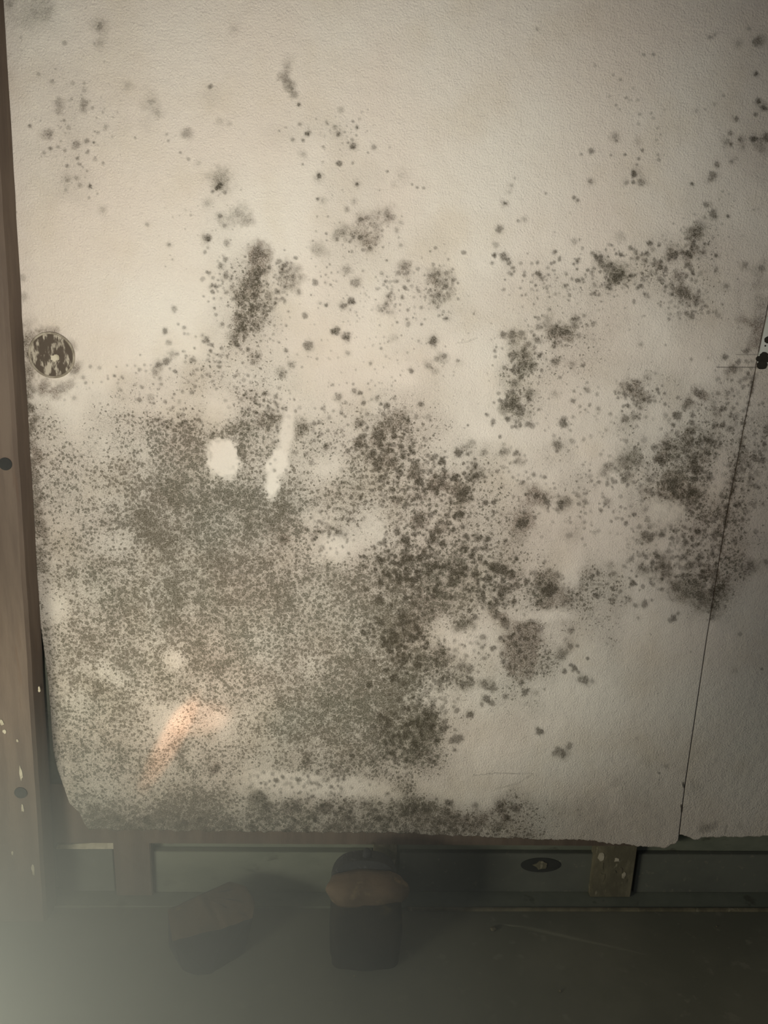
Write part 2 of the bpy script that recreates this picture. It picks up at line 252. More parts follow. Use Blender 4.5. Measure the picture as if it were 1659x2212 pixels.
356 716 5 .7 .4 9;398 708 4 .6 .2 7;385 700 3 .5 .1 6;365 740 5 .4 .3 8;445 733 6 .6 .4 12;340 790 8 .7 .45 14;360 780 7 .65 .4 11;335 805 7 .4 .4 12;372 765 6 .35 .35 12;312 788 3 .5 .1 7;292 790 3 .4 .1 7;325 859 8 .2 .4 10;302 865 5 .7 .3 7;348 830 4 .5 .2 8
513 745 6 .9 .3 10;536 755 4 .9 .2 8;553 772 6 .3 .4 16;550 555 7 .4 .3 15;595 655 4 .7 .2 7;610 645 4 .6 .2 7;597 632 4 .6 .2 9;585 665 5 .5 .4 10
440 640 3 .6 .1 6;462 645 3 .6 .1 6;455 620 4 .4 .2 10;467 680 4 .6 .1 8;480 700 4 .6 .3 9;493 660 4 .6 .1 7;500 620 5 .5 .3 9;525 635 10 .5 .6 24;520 655 6 .7 .4 14;535 612 8 .5 .6 22;515 685 7 .65 .5 18;518 710 7 .75 .5 18;505 730 6 .5 .4 16;530 690 5 .6 .4 14
550 620 6 .6 .6 18;548 640 5 .7 .4 14;545 668 5 .6 .4 12;560 660 5 .5 .4 14;555 708 6 .5 .4 14;580 640 6 .4 .4 16;620 600 6 .5 .5 18;635 615 5 .5 .4 14;650 600 5 .4 .4 14;645 630 5 .5 .3 10;615 620 5 .5 .4 14;570 690 4 .5 .3 10
650 925 10 .5 .55 22;590 905 10 .6 .6 22;570 915 8 .4 .5 20;775 960 8 .8 .5 14;780 945 6 .7 .4 12;705 965 6 .7 .4 11;820 940 12 .7 .6 22;840 910 9 .6 .5 20;850 930 6 .7 .3 12;845 1000 9 .6 .5 16;870 900 8 .4 .45 20;800 985 8 .6 .4 14;775 915 6 .5 .4 16;835 970 8 .6 .4 16;820 1000 10 .6 .4 16;830 895 6 .5 .3 12
965 1115 5 .7 .2 8;880 1090 5 .7 .3 10;860 1080 8 .6 .4 14;1000 1180 6 .6 .3 12;1030 1165 6 .4 .3 18
895 1740 9 .6 .5 16;920 1745 10 .7 .4 16;880 1755 10 .6 .5 18;970 1735 7 .8 .3 12;965 1760 10 .5 .5 20;985 1765 8 .5 .4 16;955 1775 7 .5 .4 16;1028 1740 7 .5 .4 12;1080 1740 8 .5 .45 16;1085 1750 6 .5 .3 16;1110 1745 7 .6 .4 13;1095 1765 5 .8 .1 8;1095 1770 4 .5 .3 12;1060 1755 6 .3 .3 14;1120 1750 4 .4 .3 10
555 1725 14 .5 .6 20;575 1745 12 .5 .6 20;620 1745 12 .4 .5 18;640 1735 10 .5 .4 14;700 1745 10 .5 .4 14;690 1690 9 .6 .4 10;565 1670 4 .8 .2 7;560 1682 3 .8 .1 6;605 1705 4 .7 .2 7;740 1710 7 .6 .3 10;660 1645 8 .5 .3 14;465 1660 9 .6 .5 14
1520 1790 8 .3 .3 16;1540 1785 8 .2 .3 14;1600 1785 6 .2 .2 12;1500 1700 8 .1 .2 20;1330 1690 10 .1 .15 26;1400 1650 8 .1 .15 22;1440 1655 6 .3 .2 14;1300 1780 10 .1 .12 40
1380 1700 12 0 .18 50;1400 1760 12 0 .15 60;1250 1740 12 0 .12 60
72 735 8 .1 .55 26;66 790 8 .2 .55 24;68 840 8 .3 .65 18;66 880 7 .5 .7 14;60 700 8 .1 .3 20;160 800 8 .4 .5 16;130 838 8 .3 .5 20;95 835 8 .3 .55 20;150 745 6 .2 .45 16;110 722 6 .3 .45 18;75 905 6 .6 .6 10;62 925 7 .3 .5 12;66 960 8 .3 .5 14;70 1000 8 .3 .5 14;72 1040 8 .3 .5 13;76 1090 7 .4 .5 12;80 1130 6 .5 .5 10;48 600 6 .2 .35 10;52 640 7 .2 .35 12;12 120 6 0 .25 14;10 160 6 0 .2 16;12 220 6 0 .2 14
175 985 4 .3 .2 9;160 860 4 .4 .2 9;180 815 4 .5 .2 8;195 792 4 .5 .1 6
"""
for rec in SPOTS.replace('\n', ';').split(';'):
    v = rec.split()
    if len(v) == 6:
        x, y, r, c, h, hr = map(float, v); stamp(x, y, r, c, h, hr if hr > 0 else None, grow=1.12)

# loose clusters: centre, half sizes, number, size range, darkness
CLUS = [(160, 300, 80, 110, 40, 1.5, 3.5, .45), (740, 290, 90, 60, 40, 1.5, 3.5, .45), (560, 650, 60, 110, 120, 2, 5, .6), (480, 600, 50, 60, 40, 2, 4.5, .6),
        (620, 600, 45, 40, 40, 2, 4, .5), (780, 500, 90, 45, 45, 2, 4.5, .5), (720, 620, 90, 60, 20, 1.5, 3, .5), (860, 620, 70, 70, 60, 2, 4.5, .5), (950, 620, 45, 70, 60, 2, 5, .55),
        (1330, 590, 130, 60, 150, 2, 5.5, .6), (1450, 580, 70, 60, 60, 2.5, 6, .55), (1180, 610, 110, 45, 70, 2, 5, .55), (1500, 520, 45, 60, 40, 2, 5, .5), (1490, 660, 70, 40, 40, 2.5, 6, .5),
        (1180, 730, 90, 70, 70, 2, 5, .55), (1130, 790, 45, 40, 40, 2, 5, .6), (1110, 880, 50, 60, 60, 2, 5.5, .6), (1370, 860, 60, 50, 50, 2, 5, .6), (1300, 900, 130, 80, 60, 2, 4.5, .5),
        (1490, 960, 90, 90, 120, 2.5, 7, .55), (1480, 1060, 90, 80, 110, 2.5, 7, .55), (1440, 1150, 90, 70, 110, 2.5, 7, .6), (1430, 1230, 110, 60, 90, 2.5, 6, .6), (1520, 1200, 50, 110, 80, 2.5, 7, .55),
        (1360, 1010, 60, 50, 60, 2, 5, .5), (1560, 900, 45, 110, 50, 2.5, 7, .5), (1630, 950, 40, 90, 50, 3, 7, .5), (1600, 1080, 50, 90, 55, 3, 7, .45), (1620, 820, 30, 50, 20, 3, 6, .5), (1300, 1120, 80, 80, 50, 2, 5, .5),
        (1300, 1270, 90, 40, 40, 2, 5, .55), (1180, 1080, 90, 50, 60, 2, 5, .55), (1090, 1010, 70, 50, 40, 2, 4.5, .5), (960, 1030, 90, 70, 120, 2.5, 7, .7), (960, 1150, 110, 70, 130, 2.5, 7, .65),
        (840, 960, 90, 80, 130, 2.5, 6.5, .65), (840, 1060, 90, 60, 90, 2.5, 6.5, .6), (880, 1230, 90, 80, 180, 3, 7.5, .75), (860, 1380, 70, 90, 150, 3, 7.5, .7), (1000, 1240, 90, 60, 110, 3, 7, .7),
        (1080, 1270, 60, 60, 60, 3, 7, .7), (1120, 1400, 50, 60, 50, 2.5, 6, .6), (970, 1440, 80, 80, 70, 3, 7, .6), (920, 1540, 60, 80, 80, 3, 7.5, .65), (860, 1590, 60, 70, 110, 3, 7, .6),
        (800, 870, 110, 60, 60, 2, 4.5, .5), (560, 880, 80, 70, 100, 2, 5, .6), (450, 780, 110, 60, 90, 2, 5, .5), (680, 930, 80, 60, 50, 2, 5, .5), (380, 900, 80, 50, 70, 2, 4.5, .55), (700, 1140, 70, 40, 25, 2.5, 5, .6),
        (1100, 780, 260, 160, 90, 1, 2.5, .5), (700, 740, 200, 160, 110, 1, 2.4, .5), (1300, 700, 300, 200, 90, 1, 2.5, .45), (450, 500, 200, 120, 50, 1, 2.4, .4), (780, 1745, 240, 30, 60, 3, 7, .6), (850, 700, 120, 120, 50, 1.5, 3, .45),
        (680, 1690, 150, 30, 26, 2, 4.5, .6), (250, 830, 90, 40, 40, 2, 4, .45), (1250, 1000, 90, 90, 40, 1.5, 3.5, .45), (190, 230, 140, 200, 40, 1, 2, .35), (1560, 460, 90, 160, 30, 1.5, 3, .4)]
rnd = random.Random(11)
for cx, cy, ax, ay, n, r0, r1, dk in CLUS:
    for _ in range(n):
        x = cx + rnd.gauss(0, .5) * ax; y = cy + rnd.gauss(0, .5) * ay
        r = r0 + (r1 - r0) * rnd.random() ** 2
        stamp(x, y, r, min(1, dk * rnd.uniform(.6, 1.4)), 0.2 * rnd.random(), r * rnd.uniform(1.6, 2.6))

# share of the surface overgrown by fine speckles, one digit per 64 units
GRID = """
11000000000000000000000000
00000000000000000000000001
01100000000000000000000001
01210000000000000000000011
01210000011100000000000012
01200000000110000000000012
01200001000110000000000110
00000001000121000000000210
00000001200221100000012321
00000002420112201122333322
00000002510101221122212322
01000002511001101233210112
01100234321100210433221012
01123333532123211421133232
02345677544355410111132444
03445777545556433130145553
03556887775655554313146643
03468888887645554422124652
03556777776335665543232453
03666777777777665566412451
03677777776677765465401330
03677777666778742562300000
03677677666788743461210000
02676666677888832410000000
01766565777788842200000000
01666666667777620000000000
02666665433444200000000000
05888888777777766532100000
""".split()
for i_ in range(14, 27): GRID[i_] = str(max(int(GRID[i_][0]), 4)) + str(max(int(GRID[i_][1]), 5)) + GRID[i_][2:]
assert len(GRID) == 28 and all(len(r) == 26 for r in GRID), [len(r) for r in GRID]
G = np.array([[int(c) for c in r] for r in GRID], float) / 9.0
G = np.pad(G, 3, mode='edge')
vy = (np.arange(NH) * ST + V0) / 64.0 - 0.5 + 3; vx = (np.arange(NW) * ST + U0) / 64.0 - 0.5 + 3
wob = 0.9
def bil(yy, xx):
    yy = np.clip(yy, 0, G.shape[0] - 1.001); xx = np.clip(xx, 0, G.shape[1] - 1.001)
    y0 = yy.astype(int); x0 = xx.astype(int); fy = yy - y0; fx = xx - x0
    fy = fy * fy * (3 - 2 * fy); fx = fx * fx * (3 - 2 * fx)
    return (G[y0, x0] * (1 - fx) + G[y0, x0 + 1] * fx) * (1 - fy) + (G[y0 + 1, x0] * (1 - fx) + G[y0 + 1, x0 + 1] * fx) * fy
YY = vy[:, None] + (vnoise(NH, NW, 40, 21) - .5) * wob; XX = vx[None, :] + (vnoise(NH, NW, 40, 22) - .5) * wob
dens = bil(YY, XX)
dens *= 0.72 + 0.56 * (0.5 * vnoise(NH, NW, 34, 31) + 0.5 * vnoise(NH, NW, 14, 32))
# clean islands inside the growth: x, y, rx, ry, rot, strength
def island(x, y, ax, ay, rot, s, soft=.35):
    m = max(ax, ay) * 1.8
    i0 = max(0, int((y - m - V0) / ST)); i1 = min(NH, int((y + m - V0) / ST)); j0 = max(0, int((x - m - U0) / ST)); j1 = min(NW, int((x + m - U0) / ST))
    yy = (np.arange(i0, i1) * ST + V0 - y)[:, None]; xx = (np.arange(j0, j1) * ST + U0 - x)[None, :]
    cr, sr = math.cos(rot), math.sin(rot)
    d = np.sqrt(((xx * cr + yy * sr) / ax) ** 2 + ((-xx * sr + yy * cr) / ay) ** 2) + jit2[i0:i1, j0:j1] * .4
    v = np.clip((1 + soft - d) / (2 * soft), 0, 1) * s
    dens[i0:i1, j0:j1] *= 1 - v; halo[i0:i1, j0:j1] *= 1 - v; core[i0:i1, j0:j1] *= 1 - v
for a in [(482, 985, 36, 44, 0, 1, .2), (600, 1000, 24, 32, .3, 1, .25), (588, 1050, 14, 34, .1, 1, .3), (618, 935, 14, 44, .2, .8, .3), (470, 890, 36, 34, 0, .6, .5),
          (720, 1180, 42, 28, -.3, .75, .5), (690, 1120, 40, 20, .2, .55, .6), (800, 1140, 36, 30, 0, .4, .7), (620, 1690, 100, 22, .12, .85, .35), (730, 1700, 90, 22, .1, .75, .4),
          (800, 1705, 60, 18, .2, .6, .5), (120, 1310, 20, 32, 0, .5, .6), (380, 1425, 22, 22, 0, .45, .6), (240, 1460, 50, 18, .5, .4, .7), (450, 1555, 50, 26, 0, .3, .8),
          (690, 1010, 40, 30, 0, .4, .7), (930, 1500, 40, 30, 0, .5, .6), (1000, 1400, 30, 40, .3, .7, .4), (960, 1370, 24, 30, 0, .5, .6), (1200, 1180, 60, 50, 0, .5, .5),
          (1330, 1180, 40, 40, 0, .6, .5), (1450, 1110, 36, 26, 0, .6, .5), (720, 1010, 30, 20, 0, .4, .6), (500, 1580, 40, 40, 0, .3, .8), (360, 1560, 22, 50, .6, .5, .7)]:
    island(*a)

# two big ring shaped colonies standing apart from the mass
island(1228, 1240, 26, 50, .4, .8, .4); island(1180, 1330, 60, 12, 0, .7, .5); island(1150, 1240, 12, 24, 0, .4, .5); island(1200, 1345, 24, 60, 0, .6, .5)
stamp(1188, 1276, 15, .98, .5, 22); stamp(1190, 1274, 6, 0, .95, 40)
for k in range(90):
    a = rnd.uniform(0, 6.283); q = rnd.uniform(30, 44); stamp(1190 + q * math.cos(a), 1274 + q * math.sin(a), rnd.uniform(1.2, 2.6), .6, .2, 6)
# clear gaps in the right hand growth
for a in ((1430, 1110, 34, 26, 0, .7, .5), (1560, 1000, 16, 30, 0, .5, .6), (1420, 900, 20, 30, 0, .6, .6), (1300, 960, 40, 30, 0, .5, .6), (1545, 1050, 14, 20, 0, .5, .6), (1450, 1180, 30, 12, 0, .4, .6)): island(*a)
# thin growth on the clean islands
for cx, cy, ax, ay, n in ((620, 1690, 110, 22, 40), (740, 1700, 90, 22, 45), (720, 1180, 60, 30, 40), (600, 1000, 25, 40, 8), (690, 1120, 40, 25, 22), (985, 1390, 50, 50, 36), (930, 1500, 50, 50, 40), (660, 1690, 150, 34, 50)):
    for _ in range(n):
        r = rnd.uniform(1.6, 4.2); stamp(cx + rnd.gauss(0, .55) * ax, cy + rnd.gauss(0, .6) * ay, r, rnd.uniform(.3, .75), .2 * rnd.random(), r * 2.2)
for x, y, r in ((75, 735, 22), (62, 770, 18), (64, 815, 20), (85, 845, 20), (118, 850, 18), (150, 830, 16), (166, 790, 16), (160, 750, 12), (120, 712, 12), (90, 718, 14)):
    stamp(x, y, 3, 0, .62, r)
line([(x + .6, y) for x, y in SEAM[3:]], .4, .3)
for k in range(150):
    y = rnd.uniform(700, 1230); xe = np.interp(y, [700, 900, 1130, 1300], [34, 50, 74, 80])
    stamp(xe + rnd.uniform(-2, 24), y, rnd.uniform(2, 5), rnd.uniform(0, .35), .5, rnd.uniform(6, 13))
for x, y, r in ((1640, 715, 24), (1625, 745, 18), (1650, 660, 26), (1640, 610, 24), (1600, 690, 16), (1618, 700, 16)): stamp(x, y, 3, 0, .42, r)
# pencil marks, scratches and creases
line([(1590, 767), (1638, 767)], .6, .75); line([(1548, 793), (1636, 794)], .6, .8); line([(1551, 793), (1554, 787)], .5, .6)
line([(1020, 1675), (1070, 1670), (1150, 1671)], .4, .45); line([(1150, 1672), (1120, 1692), (1070, 1704)], .4, .4)
line([(985, 742), (1010, 738), (1030, 730)], .4, .35)
line([(1476, 1692), (1478, 1700)], 1.6, .8); line([(1472, 1740), (1473, 1752)], 2.2, .8); line([(1571, 1782), (1566, 1800)], .6, .7)
# specks of growth along the joint
for k in range(120):
    y = 820 + 520 * rnd.random(); x = np.interp(y, [p[1] for p in SEAM], [p[0] for p in SEAM])
    stamp(x + rnd.gauss(0, 3), y, rnd.uniform(1.5, 4), .55, .2, rnd.uniform(4, 9))
# fringe of growth on the lower edge
for k in range(140):
    x = rnd.uniform(210, 1100); stamp(x, rnd.uniform(1765, 1800), rnd.uniform(2, 6), .5 * (1 - max(0, x - 850) / 500), .3, rnd.uniform(6, 14))

film = np.clip(dens * 0.95 + halo ** 1.25 * 0.95, 0, 1)
film = np.clip(film * (0.8 + 0.4 * vnoise(NH, NW, 3, 41)), 0, 1)

def sample(A, u, v):
    x = np.clip((u - U0) / ST, 0, NW - 1.001); y = np.clip((v - V0) / ST, 0, NH - 1.001)
    x0 = x.astype(int); y0 = y.astype(int); fx = x - x0; fy = y - y0
    return (A[y0, x0] * (1 - fx) + A[y0, x0 + 1] * fx) * (1 - fy) + (A[y0 + 1, x0] * (1 - fx) + A[y0 + 1, x0 + 1] * fx) * fy

def wallpts(u, v, y=0.0):         # vectorised aty
    Rm = np.array(R); d = np.stack([(u - CX) / F, -(v - CY) / F, -np.ones_like(u)], -1) @ Rm.T
    t = (y - CAM.y) / d[..., 1]
    return np.array(CAM) + d * t[..., None]

# ------------------------------------------------------------ material of the boards
def board_material():
    m = NT('mouldy_plasterboard'); P = m.pos()
    at = m.new('ShaderNodeAttribute', attribute_name='mould'); sep = m.new('ShaderNodeSeparateColor'); m.t.links.new(at.outputs['Color'], sep.inputs[0])
    cr, fl, dn = sep.outputs[0], sep.outputs[1], sep.outputs[2]
    ln = m.new('ShaderNodeAttribute', attribute_name='mark').outputs['Fac']
    # warped position so that colonies get ragged outlines
    nz = m.noise(170, 3, 0.6)
    off = m.new('ShaderNodeVectorMath', operation='SUBTRACT'); m.put(off.inputs[0], nz.outputs['Color']); off.inputs[1].default_value = (.5, .5, .5)
    sc = m.new('ShaderNodeVectorMath', operation='SCALE'); m.put(sc.inputs[0], off.outputs[0]); sc.inputs['Scale'].default_value = 0.011
    ad = m.new('ShaderNodeVectorMath', operation='ADD'); m.put(ad.inputs[0], P); m.put(ad.inputs[1], sc.outputs[0])
    def specks(scale, gain, bias, soft):
        v = m.new('ShaderNodeTexVoronoi'); v.inputs['Scale'].default_value = scale; m.put(v.inputs['Vector'], ad.outputs[0])
        s2 = m.new('ShaderNodeSeparateColor'); m.t.links.new(v.outputs['Color'], s2.inputs[0])
        r = m.math('MULTIPLY', m.math('ADD', m.math('MULTIPLY', dn, gain), bias), m.math('ADD', m.math('MULTIPLY', s2.outputs[0], 0.9), 0.55))
        q = m.math('SUBTRACT', r, v.outputs['Distance'])
        return m.step(q, -soft, soft)
    s1 = specks(148, 0.74, -0.05, 0.11)
    s2 = specks(270, 0.66, -0.05, 0.15)
    fine = m.noise(420, 3, 0.65).outputs[0]
    grain = m.step(fine, 0.38, 0.66)
    # film: soft grey brown veil broken by fine grain
    filmc = m.math('MULTIPLY', fl, m.math('ADD', m.math('MULTIPLY', grain, 0.5), 0.6), clamp=True)
    col0 = m.mix(m.step(m.noise(3.0, 3).outputs[0], .3, .7), srgb(226, 218, 202), srgb(220, 207, 190))
    col0 = m.mix(m.math('MULTIPLY', m.step(m.noise(9, 4).outputs[0], .45, .75), .35), col0, srgb(205, 190, 165))
    hue = m.noise(5, 3).outputs[0]
    veil = m.mix(m.step(hue, .35, .65), srgb(112, 98, 83), srgb(102, 97, 80))
    dark = m.mix(m.step(m.noise(7, 3).outputs[0], .35, .65), srgb(84, 76, 60), srgb(76, 74, 58))
    c = m.mix(m.math('MULTIPLY', filmc, 0.95, clamp=True), col0, veil)
    sp = m.math('MAXIMUM', m.math('MULTIPLY', s1, 0.84), m.math('MULTIPLY', s2, 0.55))
    c = m.mix(m.math('MULTIPLY', sp, m.math('ADD', m.math('MULTIPLY', grain, .3), .7)), c, dark)
    ck = m.math('MULTIPLY', cr, m.math('ADD', m.math('MULTIPLY', grain, .35), .72), clamp=True)
    c = m.mix(m.math('MULTIPLY', ck, .93), c, srgb(62, 56, 42))
    c = m.mix(ln, c, srgb(60, 54, 44))
    # specks of dust on clean paper
    dust = m.step(m.noise(300, 2, .5).outputs[0], .70, .76)
    c = m.mix(m.math('MULTIPLY', dust, m.step(m.noise(4).outputs[0], .4, .7, 0.05, .4)), c, srgb(130, 120, 98))
    m.color(c); m.b.inputs['Roughness'].default_value = .9
    h = m.math('ADD', m.noise(300, 3, .6).outputs[0], m.math('MULTIPLY', m.noise(45, 3).outputs[0], 1.2))
    m.bump(h, 0.8, 0.0034)
    return m.m
MB = board_material()
edge_m = blotchy('torn_board_edge', srgb(104, 88, 68), srgb(84, 72, 56), 30, bump=.6)

def ipol(tab, v, axis=1):
    t = sorted(tab, key=lambda p: p[axis]); return np.interp(v, [p[axis] for p in t], [p[1 - axis] for p in t])

def board(name, left, right, bottom, nu, nv, yoff, seed, top=-150, thick=.0125, rag=1.4):
    """board between two edge lines, its front a fine grid, with sides and back"""
    s = np.linspace(0, 1, nu)[None, :]; t = np.linspace(0, 1, nv)[:, None]
    v = top + (1800 - top) * t + 0 * s
    for _ in range(3):
        l = left(v); r = right(v); u = l + (r - l) * s
        vb = bottom(u); v = top + (vb - top) * t
    r_ = np.random.default_rng(seed)
    # ragged lower edge
    vn = (vnoise(1, nu, 3, seed)[0] - .5) * rag * 2 + (vnoise(1, nu, 9, seed + 1)[0] - .5) * rag * 3
    v = v + vn[None, :] * np.clip((t - .98) / .02, 0, 1)
    P = wallpts(u, v, yoff).reshape(-1, 3)
    uu, vv = u.ravel(), v.ravel()
    n = nu * nv
    # skirt: boundary loop pushed back
    idx = np.arange(n).reshape(nv, nu)
    loop = np.concatenate([idx[0, :], idx[1:, -1], idx[-1, -2::-1], idx[-2:0:-1, 0]])
    B = P[loop].copy(); B[:, 1] += thick
    V = np.concatenate([P, B])
    a = idx[:-1, :-1].ravel(); b = idx[:-1, 1:].ravel(); c = idx[1:, 1:].ravel(); d = idx[1:, :-1].ravel()
    faces = np.stack([a, d, c, b], 1)
    L = len(loop); k = np.arange(L); k2 = (k + 1) % L
    sk = np.stack([loop[k], loop[k2], n + k2, n + k], 1)
    F4 = np.concatenate([faces, sk])
    me = bpy.data.meshes.new(name)
    me.vertices.add(len(V)); me.vertices.foreach_set('co', V.astype(np.float32).ravel())
    me.loops.add(F4.size); me.loops.foreach_set('vertex_index', F4.astype(np.int32).ravel())
    me.polygons.add(len(F4)); me.polygons.foreach_set('loop_start', (np.arange(len(F4)) * 4).astype(np.int32))
    me.materials.append(MB); me.materials.append(edge_m)
    mi = np.zeros(len(F4), np.int32); mi[len(faces):] = 1
    me.polygons.foreach_set('material_index', mi)
    me.update(calc_edges=True)
    at = me.attributes.new('mould', 'FLOAT_COLOR', 'POINT')
    C4 = np.zeros((len(V), 4), np.float32); C4[:, 3] = 1
    C4[:n, 0] = sample(core, uu, vv); C4[:n, 1] = sample(film, uu, vv); C4[:n, 2] = sample(dens, uu, vv)
    at.data.foreach_set('color', C4.ravel())
    a2 = me.attributes.new('mark', 'FLOAT', 'POINT'); mk = np.zeros(len(V), np.float32); mk[:n] = sample(lines, uu, vv)
    a2.data.foreach_set('value', mk)
    return link(name, me)

LEFT = [(-42, -150), (-20, 150), (0, 345), (18, 500), (38, 766), (50, 900), (62, 1000), (74, 1130), (80, 1300), (92, 1380), (105, 1480), (115, 1620), (124, 1660), (150, 1735), (172, 1756), (182, 1778), (196, 1795), (200, 1830)]
main = board('plasterboard_panel', lambda v: ipol(LEFT, v), lambda v: ipol(SEAM, v) - 0.4,
             lambda u: np.interp(u, [0, 205, 500, 850, 1000, 1150, 1250, 1350, 1440, 1458, 1470], [1790, 1792, 1796, 1799, 1806, 1812, 1814, 1824, 1832, 1822, 1806]), 820, 930, 0.0, 5)
tag(main, 'large pale plasterboard panel covered with black mould colonies', 'wall panel')
right = board('plasterboard_panel', lambda v: ipol(SEAM, v) + 0.9, lambda v: v * 0 + 1860,
              lambda u: np.interp(u, [1460, 1480, 1500, 1560, 1659, 1900], [1795, 1806, 1812, 1808, 1804, 1800]), 190, 930, 0.0012, 9)
tag(right, 'narrow plasterboard panel right of the vertical joint, mouldy near the joint only', 'wall panel')

# ------------------------------------------------------------ structure behind and below
greenish = blotchy('old_green_paint', srgb(128, 130, 112), srgb(114, 117, 100), 9, (1, 1, 2), bump=.2, c3=srgb(98, 98, 82), s3=20)
dkgreen = blotchy('dark_green_paint', srgb(112, 113, 100), srgb(102, 103, 92), 7, bump=.2, c3=srgb(124, 122, 106), s3=60)
floor_m = blotchy('dirty_floor', srgb(118, 116, 98), srgb(106, 105, 88), 4, bump=.15, c3=srgb(124, 122, 104), s3=26)
wood_m = blotchy('brown_timber', srgb(112, 98, 84), srgb(100, 87, 75), 14, (3, 3, .35), bump=.25, c3=srgb(104, 88, 74), s3=22)
pale_m = blotchy('pale_paint', srgb(200, 190, 165), srgb(165, 155, 130), 60, bump=.3)
stud_m = blotchy('painted_stud', srgb(128, 120, 96), srgb(104, 98, 78), 30, (1, 1, .5), bump=.4, c3=srgb(156, 148, 122), s3=55)
dark_m = blotchy('knot_and_hole_shade', srgb(62, 62, 57), srgb(52, 52, 48), 10)  # knot colour, also the shade painted for the boltholes

def box(bm, x0, x1, y0, y1, z0, z1):
    vs = [bm.verts.new(p) for p in ((x0, y0, z0), (x1, y0, z0), (x1, y1, z0), (x0, y1, z0), (x0, y0, z1), (x1, y0, z1), (x1, y1, z1), (x0, y1, z1))]
    for f in ((0, 1, 2, 3), (4, 5, 6, 7), (0, 1, 5, 4), (1, 2, 6, 5), (2, 3, 7, 6), (3, 0, 4, 7)): bm.faces.new([vs[i] for i in f])
def boxo(name, b, m, parent=None, bev=0.0015):
    bm = bmesh.new(); box(bm, *b)
    if bev: bmesh.ops.bevel(bm, geom=bm.edges[:], offset=bev, segments=2, affect='EDGES')
    return from_bm(name, bm, m, parent)

WB = 0.045                        # face of the wall behind the boards
wb = boxo('wall_back', (-1.6, 1.6, WB, WB + .12, 0, 2.7), greenish, bev=0); tag(wb, kind='structure')
fl = boxo('floor', (-1.6, 1.6, -2.2, WB + .12, -.06, 0), floor_m, bev=0); tag(fl, kind='structure')
# base plate on the floor
LY0 = -0.016
zt = aty(829, 1917, WB).z                       # where the plate top meets the wall
bp = boxo('baseboard_back', (-1.6, 1.6, LY0, WB, 0, zt), greenish, bev=.003); tag(bp, kind='structure')
bead = boxo('trim_1', (aty(880, 1955, LY0).x, 1.6, LY0 - .006, LY0, .0, .008), stud_m, bev=.001); tag(bead, kind='structure')
print('plate top z', zt, 'floor px?', aty(829, 1957, LY0).z)

bt = boxo('brown_strip', (aty(100, 1800, .014).x, aty(1448, 1800, .014).x, .0135, .0150, aty(829, 1824, .014).z, aty(829, 1700, .014).z), wood_m, bev=0)  # thin brown band just below the panel's lower edge
tag(bt, 'thin brown batten showing along the torn lower edge of the large panel', 'strip')
def wx(px, py, y): return aty(px, py, y).x
def boardback(u0, u1, v, y, z0=None): return (wx(u0, v, y), wx(u1, v, y))
zb = zt; ztop = aty(829, 1700, 0.013).z
# studs carried on the plate behind the boards
SF = 0.0155
for (u0, u1, mat, lab) in [(247, 327, wood_m, 'brown timber stud below the panel edge, nearest the left post'),
                           (806, 856, stud_m, 'narrow timber stud below the panel edge, directly above the pipe stub'),
                           (1283, 1372, stud_m, 'timber stud with flaking pale paint under the right end of the large panel')]:
    x0, x1 = boardback(u0, u1, 1870, SF)
    o = boxo('timber_stud', (x0, x1, SF, WB - .0005, zb + .0005, ztop), mat, bev=.002)
    tag(o, lab, 'stud', 'studs behind the panels')
# infill sheets between the studs
def sheet(u0, u1, y, m, lab, v0=1840):
    x0, x1 = boardback(u0, u1, 1870, y)
    o = boxo('infill_board', (x0, x1, y, WB - .0005, zb + .0005, aty(829, v0, y).z), m, bev=.001)
    tag(o, lab, 'board', 'infill boards between the studs'); return o
sheet(122, 245, .030, dkgreen, 'short dark green board between left post and brown stud', 1834)
sheet(333, 803, .028, greenish, 'long green board between brown stud and narrow stud', 1842)
k = sheet(862, 1281, .032, dkgreen, 'dark green board with a round knot left of the flaking stud', 1842)
sheet(1376, 1760, .032, dkgreen, 'dark board right of the flaking stud under the joint', 1842)

def disc(name, c, r, y0, y1, m, parent=None, n=40, sx=1, sz=1, rag=0, seed=0, ring=None):
    rr = random.Random(seed); bm = bmesh.new(); rs = [1 + rr.uniform(-rag, rag) for _ in range(n)]
    lo = []; hi = []
    for i in range(n):
        a = 2 * math.pi * i / n; x = c[0] + r * sx * rs[i] * math.cos(a); z = c[2] + r * sz * rs[i] * math.sin(a)
        lo.append(bm.verts.new((x, y0, z))); hi.append(bm.verts.new((x, y1, z)))
    bm.faces.new(lo); bm.faces.new(hi)
    for i in range(n): bm.faces.new((lo[i], lo[(i + 1) % n], hi[(i + 1) % n], hi[i]))
    return from_bm(name, bm, m, parent)
kc = aty(1168, 1868, .032)
kn = disc('knot', kc, .045, .0305, .0325, dark_m, None, sx=1, sz=.42); kn.parent = k; kn['label'] = 'dark oval knot'
kc2 = aty(1168, 1868, .030)
ch = disc('paint_chip', kc2, .014, .0285, .0306, stud_m, None, n=14, sx=1.1, sz=.7, rag=.3, seed=3); ch.parent = k; ch['label'] = 'pale chip in the knot'
